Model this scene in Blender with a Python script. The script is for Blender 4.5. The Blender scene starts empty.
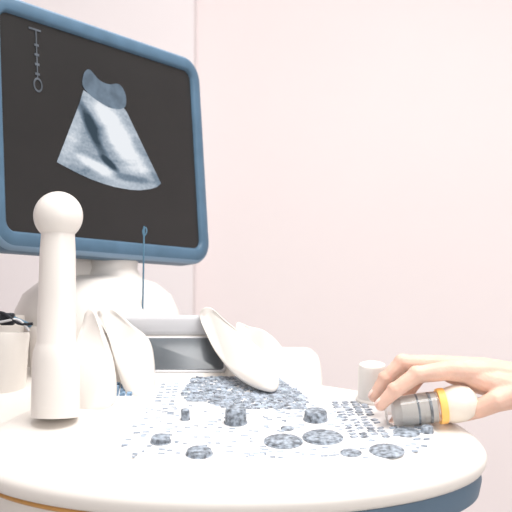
import bpy, bmesh, math, random
from mathutils import Vector, Matrix
random.seed(4)
CZ=1.15
sc=bpy.context.scene
sc.view_settings.view_transform='Standard'
sc.view_settings.look='None'

# ---------- materials ----------
def mat(name,col,rough=.45,spec=.4,bump=0,bscale=60,var=0,vscale=8,sss=0,metal=0,emit=0,trans=0,coat=0):
    m=bpy.data.materials.new(name); m.use_nodes=True
    nt=m.node_tree; b=nt.nodes['Principled BSDF']
    b.inputs['Base Color'].default_value=(*col,1)
    b.inputs['Roughness'].default_value=rough
    b.inputs['Specular IOR Level'].default_value=spec
    b.inputs['Metallic'].default_value=metal
    b.inputs['Transmission Weight'].default_value=trans
    b.inputs['Coat Weight'].default_value=coat
    if emit:
        b.inputs['Emission Color'].default_value=(*col,1); b.inputs['Emission Strength'].default_value=emit
    if sss:
        b.inputs['Subsurface Weight'].default_value=sss
        b.inputs['Subsurface Radius'].default_value=(.012,.005,.003)
        b.inputs['Subsurface Scale'].default_value=.6
    tc=nt.nodes.new('ShaderNodeTexCoord')
    n=nt.nodes.new('ShaderNodeTexNoise'); n.inputs['Scale'].default_value=vscale; n.inputs['Detail'].default_value=4
    nt.links.new(tc.outputs['Object'],n.inputs['Vector'])
    mx=nt.nodes.new('ShaderNodeMix'); mx.data_type='RGBA'
    k=1-var
    mx.inputs[6].default_value=(col[0]*k,col[1]*k,col[2]*k,1)
    mx.inputs[7].default_value=(min(1,col[0]*(1+var)),min(1,col[1]*(1+var)),min(1,col[2]*(1+var)),1)
    rp=nt.nodes.new('ShaderNodeMapRange'); rp.inputs[1].default_value=.35; rp.inputs[2].default_value=.65
    nt.links.new(n.outputs['Fac'],rp.inputs[0]); nt.links.new(rp.outputs[0],mx.inputs[0])
    nt.links.new(mx.outputs[2],b.inputs['Base Color'])
    if bump:
        n2=nt.nodes.new('ShaderNodeTexNoise'); n2.inputs['Scale'].default_value=bscale
        nt.links.new(tc.outputs['Object'],n2.inputs['Vector'])
        bp=nt.nodes.new('ShaderNodeBump'); bp.inputs['Strength'].default_value=bump; bp.inputs['Distance'].default_value=.001
        nt.links.new(n2.outputs['Fac'],bp.inputs['Height']); nt.links.new(bp.outputs[0],b.inputs['Normal'])
    return m
M_white=mat('white_plastic',(.825,.78,.73),.33,.5,var=.015)
M_panel=mat('panel_plastic',(.835,.82,.815),.42,.35,var=.02)
M_greyp=mat('grey_plastic',(.62,.62,.64),.5,.3,var=.03)
M_blue=mat('slate_blue_plastic',(.078,.148,.222),.45,.3,var=.08,vscale=30)
M_bluel=mat('blue_edge_highlight',(.18,.28,.39),.42,.4,var=.05)  # highlight along the bezel's outer edge, painted as a lighter blue
M_band=mat('band_blue_grey',(.11,.17,.235),.45,.4,var=.06)
M_orange=mat('orange_trim',(.62,.32,.10),.45,.4,var=.08)
M_amber=mat('amber_ring_glow',(.90,.50,.14),.4,.4,var=.08,emit=.25)  # orange plastic ring, no lamp; slight emission gives it a glow
M_screen=mat('screen_glass',(.023,.023,.023),.25,.35,var=.1,vscale=3)
M_touch=mat('touch_glass',(.12,.135,.15),.2,.5,var=.12,vscale=20)
M_key=mat('key_grey',(.33,.37,.43),.45,.4,var=.6,vscale=170)
M_knob=mat('knob_slate',(.28,.32,.37),.45,.35,var=.6,vscale=210,bump=.4,bscale=300)
M_label=mat('label_print',(.40,.46,.54),.6,.2,var=.3,vscale=90)
M_bkey=mat('key_blue',(.22,.34,.48),.5,.3,var=.5,vscale=140)
M_dark=mat('black_rubber',(.02,.022,.03),.5,.3,var=.2)
M_teal=mat('teal_plastic',(.10,.22,.32),.4,.4,var=.2)
M_metal=mat('brushed_metal',(.85,.87,.9),.3,.5,metal=.4,var=.15,vscale=60)
M_clear=mat('clear_acrylic',(.97,.985,1.0),.05,.5,trans=.95,var=.02,vscale=90)
M_cream=mat('cream_plastic',(.88,.80,.70),.35,.5,var=.02)
M_skin=mat('skin',(.80,.53,.42),.5,.35,sss=.2,var=.09,vscale=38,bump=.35,bscale=420)
M_nail=mat('nail',(.88,.64,.57),.25,.5,var=.03)
M_sleeve=mat('sleeve_cloth',(.7,.75,.8),.9,.1,var=.05,bump=.5,bscale=500)
M_wall=mat('wall_paint',(.835,.762,.758),.9,.1,var=.008,vscale=2,bump=.12,bscale=180)
M_wallL=mat('wall_paint_cool',(.83,.775,.78),.9,.1,var=.008,vscale=2,bump=.12,bscale=180)  # cooler, greyer tone for the left walls
M_floor=mat('vinyl_floor',(.6,.58,.56),.5,.3,var=.06,vscale=5)
M_ceil=mat('ceiling_paint',(.87,.86,.85),.9,.1,var=.01)
M_trim=mat('trim_paint',(.8,.78,.76),.5,.3,var=.01)

# ---------- helpers ----------
def empty(name):
    e=bpy.data.objects.new(name,None); sc.collection.objects.link(e); e.empty_display_size=.05; return e
def mk(name,verts,faces,mats,parent=None,smooth=True,fm=None,auto=35):
    me=bpy.data.meshes.new(name); me.from_pydata([tuple(v) for v in verts],[],faces)
    for m in (mats if isinstance(mats,list) else [mats]): me.materials.append(m)
    if fm:
        for p,i in zip(me.polygons,fm): p.material_index=i
    bm=bmesh.new(); bm.from_mesh(me)
    bmesh.ops.recalc_face_normals(bm,faces=bm.faces); bm.to_mesh(me); bm.free()
    o=bpy.data.objects.new(name,me); sc.collection.objects.link(o)
    if parent: o.parent=parent
    if smooth:
        for p in me.polygons: p.use_smooth=True
        me.set_sharp_from_angle(angle=math.radians(auto))
    return o
def loft(loops,cap0=True,cap1=True):
    n=len(loops[0]); v=[p for l in loops for p in l]; f=[]
    for i in range(len(loops)-1):
        for j in range(n):
            k=(j+1)%n; f.append((i*n+j,i*n+k,(i+1)*n+k,(i+1)*n+j))
    if cap0: f.append(tuple(range(n)))
    if cap1: f.append(tuple((len(loops)-1)*n+j for j in range(n)))
    return v,f
def lathe(name,prof,T,mats,parent,segs=40,sx=1,sy=1,fm=None,auto=35):
    loops=[[T@Vector((max(r,1e-4)*sx*math.cos(2*math.pi*j/segs),max(r,1e-4)*sy*math.sin(2*math.pi*j/segs),z)) for j in range(segs)] for r,z in prof]
    v,f=loft(loops)
    fl=None
    if fm:
        fl=[fm[i] for i in range(len(prof)-1) for j in range(segs)]+[fm[0],fm[-1]]
    return mk(name,v,f,mats,parent,fm=fl,auto=auto)
def rbox(name,x0,x1,y0,y1,z0,z1,m,parent,T=Matrix(),bev=.01,seg=4):
    v=[T@Vector(p) for p in [(x0,y0,z0),(x1,y0,z0),(x1,y1,z0),(x0,y1,z0),(x0,y0,z1),(x1,y0,z1),(x1,y1,z1),(x0,y1,z1)]]
    f=[(0,3,2,1),(4,5,6,7),(0,1,5,4),(1,2,6,5),(2,3,7,6),(3,0,4,7)]
    o=mk(name,v,f,m,parent,smooth=False)
    if bev>0:
        md=o.modifiers.new('b','BEVEL'); md.width=bev; md.segments=seg; md.limit_method='NONE'
        for p in o.data.polygons: p.use_smooth=True
    return o
def rrect(w,h,r,ins,z,n=10,cx=0,cy=0):
    pts=[]; r=max(r-ins,.001); hw=w/2-ins; hh=h/2-ins
    for q,(sx,sy) in enumerate([(1,1),(-1,1),(-1,-1),(1,-1)]):
        for i in range(n):
            a=math.pi/2*(q+i/(n-1)); pts.append(Vector((cx+sx*(hw-r)+r*math.cos(a),cy+sy*(hh-r)+r*math.sin(a),z)))
    return pts
def catmull(pts,k=6):
    out=[];n=len(pts)
    for i in range(n):
        p0,p1,p2,p3=[Vector(pts[(i+d)%n]) for d in(-1,0,1,2)]
        for s in range(k):
            t=s/k
            out.append(.5*((2*p1)+(-p0+p2)*t+(2*p0-5*p1+4*p2-p3)*t*t+(-p0+3*p1-3*p2+p3)*t**3))
    return out
def tube(name,pts,r,m,parent,cyc=False):
    c=bpy.data.curves.new(name,'CURVE'); c.dimensions='3D'; c.bevel_depth=r; c.bevel_resolution=4; c.use_fill_caps=True
    s=c.splines.new('NURBS'); s.points.add(len(pts)-1); s.use_endpoint_u=True; s.order_u=3; s.use_cyclic_u=cyc
    for p,q in zip(s.points,pts): p.co=(*q,1)
    c.materials.append(m); o=bpy.data.objects.new(name,c); sc.collection.objects.link(o); o.parent=parent; return o
def W(x,y,z): return Vector((x,y,z+CZ))
TR=lambda x,y,z: Matrix.Translation((x,y,z+CZ))

# ---------- room ----------
def wall(name,x0,x1,y0,y1,z0,z1,m): return rbox(name,x0,x1,y0,y1,z0-CZ,z1-CZ,m,None,Matrix.Translation((0,0,CZ)),bev=0)
wall('wall_back',-.152,3.0,2.32,2.42,0,2.7,M_wall)
wall('wall_back_left',-2.2,-.152,2.22,2.42,0,2.7,M_wallL)
wall('wall_left',-2.3,-2.2,-2.5,2.42,0,2.7,M_wallL)
wall('wall_right',3.0,3.1,-2.5,2.42,0,2.7,M_wall)
wall('floor',-2.3,3.1,-2.5,2.42,-.1,0,M_floor)
wall('ceiling',-2.3,3.1,-2.5,2.42,2.7,2.8,M_ceil)
wall('baseboard_back',-.150,3.0,2.305,2.32,0,.1,M_trim)
wall('baseboard_left',-2.2,-.153,2.205,2.22,0,.1,M_trim)

# ---------- ultrasound machine console ----------
mach=empty('ultrasound_machine')
th=math.radians(14); c_,s_=math.cos(th),math.sin(th)
MC=Matrix(((1,0,0,-.0635),(0,c_,-s_,.88),(0,s_,c_,-.114+CZ),(0,0,0,1)))
A0=.033
def outline(ins,c,n=96,t0=0,t1=2*math.pi,full=True):
    L=[]
    m=n if full else n+1
    for i in range(m):
        t=t0+(t1-t0)*i/n
        B=.205 if math.sin(t)>0 else .121
        A=.247 if math.cos(t)>0 else .240
        L.append(MC@Vector((A0+(A-ins)*math.cos(t),(B-ins)*math.sin(t),c)))
    return L
prof=[(.09,0.0),(.030,0.0),(.016,-.0006),(.007,-.003),(.002,-.006),(0,-.010),(.0005,-.016),(.003,-.0205),(.009,-.023)]
v,f=loft([outline(i,c) for i,c in prof]); mk('console_top',v,f,M_white,mach,auto=60)
v,f=loft([outline(i,c) for i,c in [(.012,-.022),(.014,-.046),(.022,-.056),(.06,-.072),(.095,-.085)]]); mk('console_underside',v,f,M_white,mach,auto=60)
def arcband(name,pr,t0,t1,m,n=60):
    loops=[outline(i,c,n,math.radians(t0),math.radians(t1),False) for i,c in pr]
    k=n+1; v=[p for l in loops for p in l]; f=[]
    for i in range(len(loops)):
        i2=(i+1)%len(loops)
        for j in range(n): f.append((i*k+j,i*k+j+1,i2*k+j+1,i2*k+j))
    f.append(tuple(i*k for i in range(len(loops)))); f.append(tuple(i*k+n for i in range(len(loops))))
    return mk(name,v,f,m,mach,auto=60)
arcband('bumper_band',[(.02,-.0215),(.006,-.0225),(.004,-.032),(.006,-.045),(.02,-.048)],-88,70,M_band)
arcband('orange_trim',[(.016,-.0215),(.006,-.0225),(.0045,-.0245),(.006,-.0265),(.016,-.027)],-185,-88,M_orange)
pl=[(-.10,.12),(-.085,.03),(-.055,-.03),(0,-.062),(.07,-.074),(.14,-.066),(.205,-.035),(.24,.0),(.235,.05),(.20,.10),(.14,.15),(.06,.19),(-.05,.195),(-.095,.18)]
def plate(pts,z0,z1,name,m,parent,k=6,ins=.003):
    P=catmull([(x,y,0) for x,y in pts],k); C=sum(P,Vector())/len(P)
    def lp(i,z): return [MC@Vector(((p.x-C.x)*(1-i/.1)+C.x,(p.y-C.y)*(1-i/.1)+C.y,z)) for p in P]
    v,f=loft([lp(0,z0),lp(ins*.5,z1-.0012),lp(ins,z1-.0003),lp(ins*2,z1)])
    return mk(name,v,f,m,parent,auto=60)
plate(pl,-.002,.002,'control_plate',M_panel,mach,ins=.006)
PT=.002
def knob(n,a,b,r,h,m=M_knob,sy=1):
    T=MC@Matrix.Translation((a,b,PT-.0005))
    lathe(n,[(r*1.08,0),(r*1.08,.0012),(r*.98,.0016),(r,h*.4),(r*.96,h*.85),(r*.85,h),(0,h+.0003)],T,m,mach,sy=sy,segs=36)
K=[(.0435,.045,.0108,.016),(.123,.054,.0115,.010),(.089,-.006,.017,.003),(.1267,.0044,.018,.003),(.0123,-.0357,.0115,.005),(-.0254,-.006,.0092,.006),(-.007,.054,.0045,.011),(.1495,-.0335,.009,.002),(.1826,-.028,.015,.002),(.208,.0175,.012,.002),(.228,.02,.006,.006)]
for i,(a,b,r,h) in enumerate(K): knob('knob_%d'%(i+1),a,b,r,h)
knob('trackball_ring',.094,.028,.006,.002)
def keys(name,cells,m):
    v=[];f=[]
    for (a,b,w,d,h,*rot) in cells:
        i0=len(v); an=rot[0] if rot else 0; ca,sa=math.cos(an),math.sin(an)
        for (ww,z) in((1,PT-.001),(.97,PT+h*.7),(.80,PT+h)):
            for sx,sy in((-1,-1),(1,-1),(1,1),(-1,1)):
                x=sx*w/2*ww; y=sy*d/2*ww; v.append(MC@Vector((a+x*ca-y*sa,b+x*sa+y*ca,z)))
        for l in(0,4):
            for j in range(4): f.append((i0+l+j,i0+l+(j+1)%4,i0+l+4+(j+1)%4,i0+l+4+j))
        f.append(tuple(i0+8+j for j in range(4)))
    return mk(name,v,f,m,mach,smooth=False)
R=random.uniform
cells=[];cells2=[];cells3=[]
for r in range(23):
    for c in range(32):
        b=.086+r*.0048+R(-.0006,.0006); a=-.022+c*.0044+(r%2)*.002+(.0006*r)+R(-.0006,.0006)
        if r<5 and a<.006+.005*(5-r): continue
        lo=-.020+.012*abs(r-12)/10; hi=.118-.0022*max(0,r-8)
        if a<lo or a>hi or R(0,1)<.08: continue
        (cells if R(0,1)<.55 else (cells2 if R(0,1)<.45 else cells3)).append((a,b,R(.0036,.0054),R(.0036,.0056),R(.0006,.0016),R(-.2,.2)))
keys('keyboard_keys',cells,M_key); keys('keyboard_keys_light',cells2,M_label); keys('keyboard_keys_dark',cells3,M_knob)
cells=[(-.04+c*.0075,.10+r*.0095+R(-.001,.001),R(.004,.0065),R(.002,.004),.001,R(-.3,.3)) for r in range(8) for c in range(3) if R(0,1)<.8]
keys('side_keys',cells,M_label)
cells=[(-.088+c*.0075-r*.001,.130+r*.011,.0058,.007,.003) for r in range(4) for c in range(3)]
keys('function_keys',cells,M_bkey)
cells=[]
for r in range(14):
    for c in range(4):
        if R(0,1)<.88: cells.append((.157+c*.0098+R(-.001,.001)-.0008*r,.006+r*.0076,R(.006,.009),R(.0025,.0050),.0012,.45+R(-.1,.1)))
keys('keypad_keys',cells,M_key)
cells=[(.197+c*.009,.0+r*.010,R(.004,.009),R(.002,.004),.0012,R(.2,.5)) for r in range(7) for c in range(4) if R(0,1)<.8]
keys('keypad_labels',cells,M_label)
cells=[]
for i in range(230):
    a=R(-.06,.22); b=R(-.045,.095)
    if any(math.hypot(a-k[0],b-k[1])<k[2]+.005 for k in K) or (.15<a<.2 and b>0): continue
    cells.append((a,b,R(.002,.007),R(.0012,.003),.0008,R(-.2,.2)))
keys('printed_labels',cells,M_label)
lathe('gain_post',[(.0165,-.002),(.0165,.004),(.0148,.006),(.0148,.038),(.0135,.0415),(.010,.043),(0,.0432)],MC@Matrix.Translation((.186,.112,0)),M_white,mach)

def profbox(name,x0,x1,prof,m,bev=.012,parent=mach):
    n=len(prof); v=[W(x0,y,z) for y,z in prof]+[W(x1,y,z) for y,z in prof]
    f=[tuple(range(n)),tuple(range(n,2*n))]+[(i,(i+1)%n,n+(i+1)%n,n+i) for i in range(n)]
    o=mk(name,v,f,m,parent,smooth=False)
    md=o.modifiers.new('b','BEVEL'); md.width=bev; md.segments=4; md.limit_method='ANGLE'; md.angle_limit=.2
    for p in o.data.polygons:p.use_smooth=True
    return o
profbox('rear_body',-.335,.03,[(.93,-.16),(.95,-.105),(1.02,-.082),(1.12,-.06),(1.33,-.05),(1.36,-.15),(1.25,-.24),(1.0,-.22)],M_white,bev=.03)
profbox('rear_deck',-.205,-.035,[(1.055,-.11),(1.06,-.075),(1.085,-.064),(1.125,-.019),(1.175,.000),(1.28,-.002),(1.3,-.11)],M_white,bev=.008)
profbox('side_housing',-.04,.078,[(1.05,-.12),(1.055,-.085),(1.10,-.045),(1.13,-.036),(1.2,-.034),(1.22,-.12)],M_white,bev=.018)
d=Vector((0,.040,.045)).normalized(); nrm=Vector((0,-d.z,d.y))
MT=Matrix(((1,0,0,-.092),(0,d.y,nrm.y,1.1045),(0,d.z,nrm.z,-.041+CZ),(0,0,0,1)))
v,f=loft([[MT@p for p in rrect(.112,.054,.006,i,z)] for i,z in[(0,-.004),(0,.001),(.001,.0015),(.002,.0015)]]); mk('touch_panel_frame',v,f,M_greyp,mach)
v,f=loft([[MT@p for p in rrect(.108,.048,.004,i,z)] for i,z in[(0,.0005),(0,.0022),(.0005,.0024)]]); mk('touch_panel_screen',v,f,M_touch,mach)
rbox('deck_bar',-.172,-.05,1.124,1.19,-.019,.006,M_greyp,mach,Matrix.Translation((0,0,CZ)),bev=.006)

def wing(name,pts,thk=.022):
    P=catmull(pts,6); C=sum(P,Vector())/len(P)
    def lp(s,dy): return [W(C.x+(p.x-C.x)*s,p.y+dy,C.z+(p.z-C.z)*s) for p in P]
    v,f=loft([lp(.88,.0),lp(.965,.0003),lp(.99,.0015),lp(1,.004),lp(1,thk),lp(.95,thk+.004)]); return mk(name,v,f,M_white,mach,auto=70)
wing('side_fin_right',[(-.068,1.115,.004),(-.064,1.115,.014),(-.053,1.11,.014),(-.036,1.10,-.001),(-.016,1.075,-.016),(.008,1.04,-.036),(.024,1.015,-.060),(.022,1.005,-.076),(.006,1.005,-.076),(-.020,1.025,-.064),(-.044,1.06,-.040),(-.058,1.09,-.018)],.012)
wing('side_wing_right',[(-.024,1.13,-.004),(-.008,1.13,-.008),(.0102,1.12,-.013),(.0276,1.10,-.028),(.044,1.07,-.054),(.053,1.05,-.078),(.034,1.045,-.086),(-.002,1.07,-.070),(-.020,1.10,-.030)],.018)
wing('side_wing_left',[(-.191,1.12,.002),(-.190,1.12,.0124),(-.174,1.12,.013),(-.147,1.09,-.006),(-.124,1.06,-.022),(-.114,1.03,-.046),(-.112,1.01,-.078),(-.122,1.0,-.088),(-.140,1.01,-.082),(-.156,1.04,-.054),(-.174,1.09,-.020)],.014)
wing('side_fin_left',[(-.198,1.05,-.006),(-.193,1.05,.010),(-.184,1.045,.010),(-.170,1.02,-.014),(-.154,.99,-.046),(-.148,.97,-.082),(-.160,.965,-.096),(-.188,.97,-.096),(-.203,.99,-.075),(-.203,1.03,-.035)],.018)
def cup(n,x,y,zt,r,zb=-.11):
    lathe(n,[(r*.8,zb),(r*.9,zb+.02),(r,zt-.02),(r*1.05,zt-.004),(r*1.03,zt),(r*.85,zt),(r*.8,zt-.005),(r*.75,zt-.04),(0,zt-.04)],TR(x,y,0),M_white,mach)
cup('probe_holder_1',-.285,1.05,-.014,.027)
cup('probe_holder_2',-.245,1.10,-.008,.022)
cup('probe_holder_3',-.31,1.13,.006,.026)
clip=empty('cable_clip')
rbox('clip_body',-.008,.008,-.006,.006,-.004,.010,M_dark,clip,TR(-.279,1.04,-.002),bev=.003)
rbox('clip_lever',-.016,.008,-.003,.003,0,.005,M_teal,clip,TR(-.260,1.04,-.006)@Matrix.Rotation(.4,4,'Y'),bev=.002)
tube('clip_cable',[W(-.30,1.04,.008),W(-.285,1.035,.010),W(-.272,1.03,.002),W(-.262,1.03,-.006),W(-.248,1.03,-.004)],.0017,M_dark,clip)
tube('clip_cable_b',[W(-.30,1.04,-.004),W(-.28,1.03,-.002),W(-.262,1.03,.003),W(-.252,1.03,-.012)],.0014,M_greyp,clip)

lathe('swivel_base',[(.11,-.09),(.112,-.02),(.108,.012),(.098,.034),(.078,.050),(.05,.058),(0,.06)],TR(-.212,1.24,0),M_white,mach,segs=64,auto=60)
lathe('monitor_neck',[(.046,.052),(.038,.06),(.034,.068),(.036,.084),(.034,.089),(0,.09)],TR(-.193,1.235,0),M_white,mach,segs=48,auto=50)

def sq(w,dp,r,z,cx,cy): return [W(p.x,p.y,z) for p in rrect(w,dp,r,0,0,cx=cx,cy=cy)]
v,f=loft([sq(.30,.34,.07,-.12,-.06,1.10),sq(.26,.36,.07,-.25,-.06,1.12),sq(.24,.38,.07,-.55,-.06,1.14),sq(.30,.46,.08,-.95,-.06,1.14)]); mk('pedestal',v,f,M_white,mach,auto=60)
v,f=loft([sq(.46,.66,.1,-1.09,-.06,1.12),sq(.48,.68,.1,-1.04,-.06,1.12),sq(.46,.66,.1,-.98,-.06,1.12),sq(.36,.54,.1,-.93,-.06,1.13)]); mk('wheel_base',v,f,M_greyp,mach,auto=60)
for i,(x,y) in enumerate([(-.25,.86),(.13,.86),(-.25,1.38),(.13,1.38)]):
    T=TR(x,y,-1.10)@Matrix.Rotation(math.pi/2,4,'Y')
    lathe('caster_%d'%(i+1),[(.02,-.018),(.044,-.018),(.05,-.012),(.05,.012),(.044,.018),(.02,.018)],T,M_dark,mach)

# ---------- monitor ----------
mon=empty('ultrasound_monitor')
u=Vector((.598,.801,0)); n0=Vector((.801,-.598,0)); tl=math.radians(4.5)
up=Vector((0,0,1))*math.cos(tl)-n0*math.sin(tl); nn=u.cross(up)
BL=W(-.282,1.04,.1013)
MM=Matrix(((u.x,up.x,nn.x,BL.x),(u.y,up.y,nn.y,BL.y),(u.z,up.z,nn.z,BL.z),(0,0,0,1)))
SW,SH=.340,.260; bz=.022; ow,oh=SW+2*bz,SH+2*bz; cx,cy=SW/2,SH/2
def ml(i,z): return [MM@p for p in rrect(ow,oh,.034,i,z,12,cx,cy)]
pr=[(.06,-.06),(.02,-.055),(.004,-.040),(0,-.030),(0,-.006),(.002,-.001),(.005,.001),(.018,.003),(.021,.001),(.0225,-.004)]
v,f=loft([ml(*p) for p in pr]); nseg=len(ml(0,0))
fmm=[[0,0,0,0,1,1,0,0,0][i] for i in range(len(pr)-1) for j in range(nseg)]+[0,0]
mk('monitor_housing',v,f,[M_blue,M_bluel],mon,fm=fmm,auto=50)
v,f=loft([[MM@p for p in rrect(SW,SH,.014,i,z,10,cx,cy)] for i,z in[(.0,-.008),(0,-.0025)]]); mk('screen',v,f,M_screen,mon)
rbox('mount_arm',cx-.03,cx+.03,-.045,.14,-.075,-.05,M_white,mon,MM,bev=.008)
fm_=bpy.data.materials.new('ultrasound_image'); fm_.use_nodes=True
nt=fm_.node_tree; nt.nodes.clear(); L=nt.links.new
def N(t): return nt.nodes.new(t)
out=N('ShaderNodeOutputMaterial'); em=N('ShaderNodeEmission'); em.inputs[1].default_value=1.0
uvn=N('ShaderNodeUVMap')
mp=N('ShaderNodeMapping'); mp.inputs['Rotation'].default_value=(0,0,-1.05); mp.inputs['Scale'].default_value=(3.2,9,1)
ns=N('ShaderNodeTexNoise'); ns.inputs['Scale'].default_value=1.0; ns.inputs['Detail'].default_value=4; ns.inputs['Distortion'].default_value=.6
L(uvn.outputs[0],mp.inputs[0]); L(mp.outputs[0],ns.inputs['Vector'])
ns2=N('ShaderNodeTexNoise'); ns2.inputs['Scale'].default_value=75; ns2.inputs['Detail'].default_value=4; L(uvn.outputs[0],ns2.inputs['Vector'])
ad=N('ShaderNodeMath'); ad.operation='MULTIPLY_ADD'; ad.inputs[1].default_value=.28; L(ns2.outputs['Fac'],ad.inputs[0]); L(ns.outputs['Fac'],ad.inputs[2])
prev=ad.outputs[0]
for (bu,bv,ro,sx,sy,g) in [(.53,.56,-1.0,.16,.065,.42),(.60,.44,-.8,.13,.07,.28),(.43,.345,-.35,.11,.028,.40),(.33,.50,1.15,.16,.045,.22),(.70,.36,-.9,.08,.03,.15),(.405,.55,-1.1,.11,.030,-.55),(.50,.37,-.6,.06,.018,-.65),(.45,.44,-.9,.08,.022,-.32),(.60,.315,.0,.12,.02,-.22)]:
    sb=N('ShaderNodeMapping'); sb.vector_type='TEXTURE'; sb.inputs['Location'].default_value=(bu,bv,0); sb.inputs['Rotation'].default_value=(0,0,ro); sb.inputs['Scale'].default_value=(sx,sy,1)
    L(uvn.outputs[0],sb.inputs[0]); ln=N('ShaderNodeVectorMath'); ln.operation='LENGTH'; L(sb.outputs[0],ln.inputs[0])
    mr=N('ShaderNodeMapRange'); mr.interpolation_type='SMOOTHSTEP'; mr.inputs[1].default_value=.3; mr.inputs[2].default_value=1.35; mr.inputs[3].default_value=g; mr.inputs[4].default_value=0
    L(ln.outputs['Value'],mr.inputs[0]); a_=N('ShaderNodeMath'); a_.operation='ADD'; L(prev,a_.inputs[0]); L(mr.outputs[0],a_.inputs[1]); prev=a_.outputs[0]
rr=N('ShaderNodeValToRGB'); e=rr.color_ramp.elements
e[0].position=.20; e[0].color=(.05,.075,.10,1); e[1].position=1.0; e[1].color=(.85,.88,.92,1)
x=e.new(.56); x.color=(.21,.27,.34,1); x=e.new(.82); x.color=(.54,.60,.67,1)
L(prev,rr.inputs[0]); L(rr.outputs[0],em.inputs[0]); L(em.outputs[0],out.inputs[0])
def flat(name,pts,z,m,k=0,du=0):
    P=[Vector(((x+du)*.337,y,z)) for x,y in pts]
    if k: P=catmull(P,k)
    o=mk(name,[MM@p for p in P],[tuple(range(len(P)))],m,mon,smooth=False)
    uv=o.data.uv_layers.new(name='UVMap')
    for l in o.data.loops:
        p=P[l.vertex_index]; uv.data[l.index].uv=(p.x/.337,p.y/.272)
    return o
def emat(name,col,s=1.0):
    m=bpy.data.materials.new(name); m.use_nodes=True; nt=m.node_tree; nt.nodes.clear()
    o=nt.nodes.new('ShaderNodeOutputMaterial'); e=nt.nodes.new('ShaderNodeEmission'); e.inputs[1].default_value=s
    n=nt.nodes.new('ShaderNodeTexNoise'); n.inputs['Scale'].default_value=60; tc=nt.nodes.new('ShaderNodeTexCoord')
    nt.links.new(tc.outputs['Object'],n.inputs['Vector'])
    r=nt.nodes.new('ShaderNodeValToRGB'); r.color_ramp.elements[0].color=(*[c*.7 for c in col],1); r.color_ramp.elements[1].color=(*col,1)
    r.color_ramp.elements[0].position=.35; r.color_ramp.elements[1].position=.65
    nt.links.new(n.outputs['Fac'],r.inputs[0]); nt.links.new(r.outputs[0],e.inputs[0]); nt.links.new(e.outputs[0],o.inputs[0]); return m
E_mid=emat('scan_mid',(.20,.26,.33)); E_mark=emat('mark_grey',(.20,.22,.25))
flat('scan_fan',[(.215,.090),(.335,.170),(.36,.190),(.39,.186),(.47,.178),(.56,.182),(.585,.176),(.765,.086),(.74,.080),(.70,.0755),(.64,.0715),(.5825,.0700),(.50,.0705),(.44,.0725),(.38,.0755),(.32,.080),(.26,.0855)],-.0018,fm_,du=.022)
flat('scan_cap',[(.352,.196),(.357,.208),(.37,.216),(.395,.219),(.44,.209),(.49,.207),(.54,.211),(.568,.206),(.582,.194),(.568,.180),(.5,.175),(.43,.180),(.38,.187)],-.0016,E_mid,k=4,du=.026)
flat('screen_mark_top',[(.10,.251),(.155,.251),(.155,.2485),(.10,.2485)],-.0015,E_mark,du=.03)
flat('screen_mark_line',[(.130,.251),(.135,.251),(.135,.190),(.130,.190)],-.0015,E_mark,du=.03)
for i,y in enumerate((.232,.220,.208,.196)): flat('screen_mark_tick_%d'%i,[(.122,y),(.143,y),(.143,y-.003),(.122,y-.003)],-.0014,E_mark,du=.03)
def ringflat(name,cu,cv,r,w,z,m):
    n=20; P=[Vector((cu*.337+rr_*math.cos(2*math.pi*i/n),cv+rr_*1.3*math.sin(2*math.pi*i/n),z)) for rr_ in(r,r-w) for i in range(n)]
    mk(name,[MM@p for p in P],[(i,(i+1)%n,n+(i+1)%n,n+i) for i in range(n)],m,mon,smooth=False)
ringflat('screen_mark_hook',.163,.181,.007,.002,-.0015,E_mark)

rod=empty('stylus')
tube('stylus_shaft',[W(-.142,1.16,.0),W(-.1415,1.16,.06),W(-.141,1.16,.118)],.0011,M_teal,rod)
tube('stylus_loop',[W(-.141,1.16,.105),W(-.137,1.16,.110),W(-.139,1.16,.118),W(-.144,1.16,.112)],.0009,M_teal,rod,True)

# ---------- parked probe ----------
pb=empty('ultrasound_probe')
lathe('probe_body',[(.0235,0),(.0240,.01),(.0236,.055),(.0228,.064),(.0210,.070),(.0195,.074),(.0188,.12),(.0178,.165),(.0168,.183),(.0168,.189)],TR(-.2,.93,-.096),M_white,pb,segs=48,auto=60)
lathe('probe_ball_tip',[(.0248*math.sin(math.pi*i/20),-.0248*math.cos(math.pi*i/20)) for i in range(21)],TR(-.2,.93,.105),M_white,pb,segs=48,auto=80)

# ---------- hand ----------
S=.00101; HY=.935
def H(px,py,dy): return Vector(((px-256)*S,HY+dy,(320-py)*S+CZ))
def chain(bm,pts,step=.0025):
    for (p,r),(q,s) in zip(pts,pts[1:]):
        n=max(2,int((q-p).length/step))
        for i in range(n+1):
            t=i/n
            bmesh.ops.create_icosphere(bm,subdivisions=2,radius=r+(s-r)*t,matrix=Matrix.Translation(p.lerp(q,t)))
hand=empty('human_hand')
bm=bmesh.new()
F={
 'index':[(441,369,-.022,.0102),(411,373,-.027,.0086),(390,388,-.026,.0078),(377,402,-.024,.0062)],
 'middle':[(436,365,.002,.0106),(402,363,.003,.0088),(385,379,.003,.0078),(374,396,.003,.0062)],
 'ring':[(441,366,.026,.0100),(411,368,.029,.0084),(397,386,.027,.0074),(390,401,.024,.0060)],
 'pinky':[(452,372,.046,.0090),(428,379,.050,.0074),(416,394,.047,.0066),(409,405,.043,.0056)]}
wr=H(535,382,.008)
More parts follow.
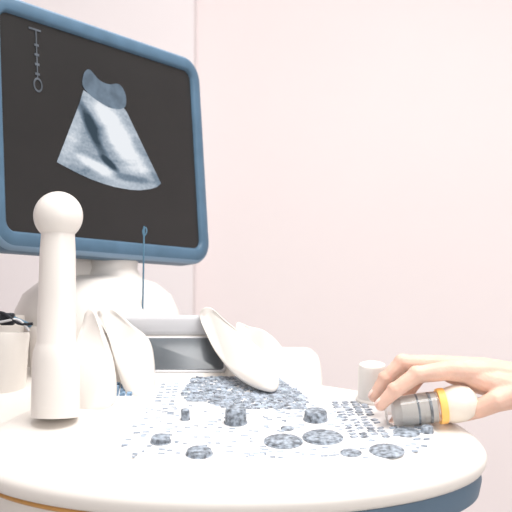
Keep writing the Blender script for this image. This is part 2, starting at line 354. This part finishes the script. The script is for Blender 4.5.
for k,fg in F.items():
    P=[(H(a,b,c),r) for a,b,c,r in fg]
    mid=wr.lerp(P[0][0],.5)+Vector((0,0,.003)); wj=wr+Vector((0,(P[0][0].y-wr.y)*.35,0))
    chain(bm,[(wj,.017),(mid,.0135),P[0]])
    chain(bm,P)
    for q in(1,2):
        chain(bm,[(P[q][0]+Vector((0,0,.0007)),P[q][1]*1.06),(P[q][0]+Vector((.001,0,.0007)),P[q][1]*1.06)])
chain(bm,[(H(520,387,.01),.018),(H(475,380,.01),.0135),(H(452,374,.012),.010)])
chain(bm,[(H(520,386,.03),.014),(H(475,381,.034),.012)])
chain(bm,[(H(522,388,-.006),.017),(H(500,386,-.014),.0155),(H(482,380,-.014),.0125),(H(460,373,-.014),.0100)])
TH=[(H(522,390,-.010),.016),(H(503,393,-.020),.0145),(H(487,398,-.028),.0112),(H(472,406,-.022),.0096),(H(456,413,-.008),.0082),(H(450,414,-.002),.007)]
chain(bm,TH)
for dy in(-.008,.010):
    chain(bm,[(H(530,384,.008+dy),.0195),(H(560,383,.008+dy),.0195),(H(640,380,.008+dy),.024),(H(760,372,.01+dy),.031),(H(830,368,.01+dy),.034)],.004)
me=bpy.data.meshes.new('hand_surface'); bm.to_mesh(me); bm.free(); me.materials.append(M_skin)
ho=bpy.data.objects.new('hand_surface',me); sc.collection.objects.link(ho); ho.parent=hand
rm=ho.modifiers.new('r','REMESH'); rm.mode='VOXEL'; rm.voxel_size=.0012; rm.use_smooth_shade=True
sm=ho.modifiers.new('s','SMOOTH'); sm.factor=.5; sm.iterations=4
for k,fg in F.items():
    a=H(*fg[2][:3]); b=H(*fg[3][:3]); d=(b-a).normalized(); side=Vector((0,1,0)); nz=d.cross(side).normalized()
    if nz.z<0: nz=-nz
    s2=nz.cross(d)
    r=fg[3][3]; cN=b+nz*r*.86-d*.001
    T=Matrix(((d.x,s2.x,nz.x,cN.x),(d.y,s2.y,nz.y,cN.y),(d.z,s2.z,nz.z,cN.z),(0,0,0,1)))
    lathe('nail_'+k,[(.0,.0014),(.002,.0012),(.0035,.0006),(.0046,-.0006),(.004,-.0012)],T,M_nail,hand,segs=20,sx=1.25,sy=1,auto=80)
T=Matrix.Translation(H(655,381,.009))@Matrix.Rotation(math.pi/2,4,'Y')
lathe('sleeve',[(.034,0),(.038,-.002),(.040,.004),(.043,.06),(.046,.12),(.050,.2),(.046,.204),(0,.204)],T,M_sleeve,hand,segs=48)

# ---------- held probe ----------
hp=empty('ultrasound_probe')
a=H(469,399,-.018); b=H(383,411,-.018); dx=(b-a).normalized(); sd=Vector((0,1,0)); sd=(sd-dx*sd.dot(dx)).normalized(); nz=dx.cross(sd)
if nz.z<0: sd=-sd; nz=dx.cross(sd)
TP=Matrix(((sd.x,nz.x,dx.x,a.x),(sd.y,nz.y,dx.y,a.y),(sd.z,nz.z,dx.z,a.z),(0,0,0,1)))
lathe('probe_grip',[(0,-.002),(.009,-.001),(.015,.004),(.018,.012),(.0185,.020),(.0175,.026),(.016,.030)],TP,M_cream,hp,segs=40,auto=60)
lathe('probe_orange_ring',[(.015,.0295),(.0174,.0295),(.0178,.033),(.0174,.0365),(.014,.0365)],TP,M_amber,hp,segs=40)
lathe('probe_clear_shell',[(.012,.0365),(.0160,.037),(.0165,.05),(.0160,.07),(.0145,.084),(.012,.088),(0,.088)],TP,M_clear,hp,segs=40,sy=.95)
lathe('probe_core',[(0,.0385),(.0145,.039),(.0145,.044),(.0145,.0441),(.0145,.046),(.0115,.0465),(.0115,.052),(.0145,.0525),(.0145,.0565),(.0145,.0566),(.0145,.0585),(.0145,.0586),(.0135,.074),(.007,.080),(0,.080)],TP,[M_metal,M_knob,M_white],hp,segs=32,fm=[2,2,2,1,1,2,2,2,2,1,1,2,2,2,0])
tube('probe_cable',[a+Vector((-.002,0,0)),a+Vector((.02,.008,.002)),H(515,392,.004),H(535,392,-.005),H(545,440,-.01),H(545,520,.0),H(535,700,.05)],.0030,M_cream,hp)

# ---------- camera & light ----------
cam=bpy.data.cameras.new('camera'); co=bpy.data.objects.new('camera',cam); sc.collection.objects.link(co)
co.location=(0,0,CZ); co.rotation_euler=(math.radians(90+3.96),0,0); cam.lens=65; cam.sensor_width=36; cam.clip_start=.01
cam.dof.use_dof=True; cam.dof.focus_distance=.95; cam.dof.aperture_fstop=13
sc.camera=co
def area(name,loc,target,sx,sy,en,col):
    l=bpy.data.lights.new(name,'AREA'); l.shape='RECTANGLE'; l.size=sx; l.size_y=sy; l.energy=en; l.color=col
    o=bpy.data.objects.new(name,l); sc.collection.objects.link(o); o.location=loc
    o.rotation_euler=(Vector(target)-Vector(loc)).to_track_quat('-Z','Y').to_euler(); return o
area('overhead_fill',(.4,.6,2.66),(.4,.6,0),1.5,1.3,45,(1,.985,.97))  # unseen area light, added overhead for soft high-key lighting
area('camera_side_fill',(1.6,-1.6,1.9),(0,1.3,1.1),1.5,1.5,28,(1,.985,.975))  # added fill behind the camera; there is no window in the room
w=bpy.data.worlds.new('world'); sc.world=w; w.use_nodes=True
w.node_tree.nodes['Background'].inputs[0].default_value=(.95,.97,1,1); w.node_tree.nodes['Background'].inputs[1].default_value=.70
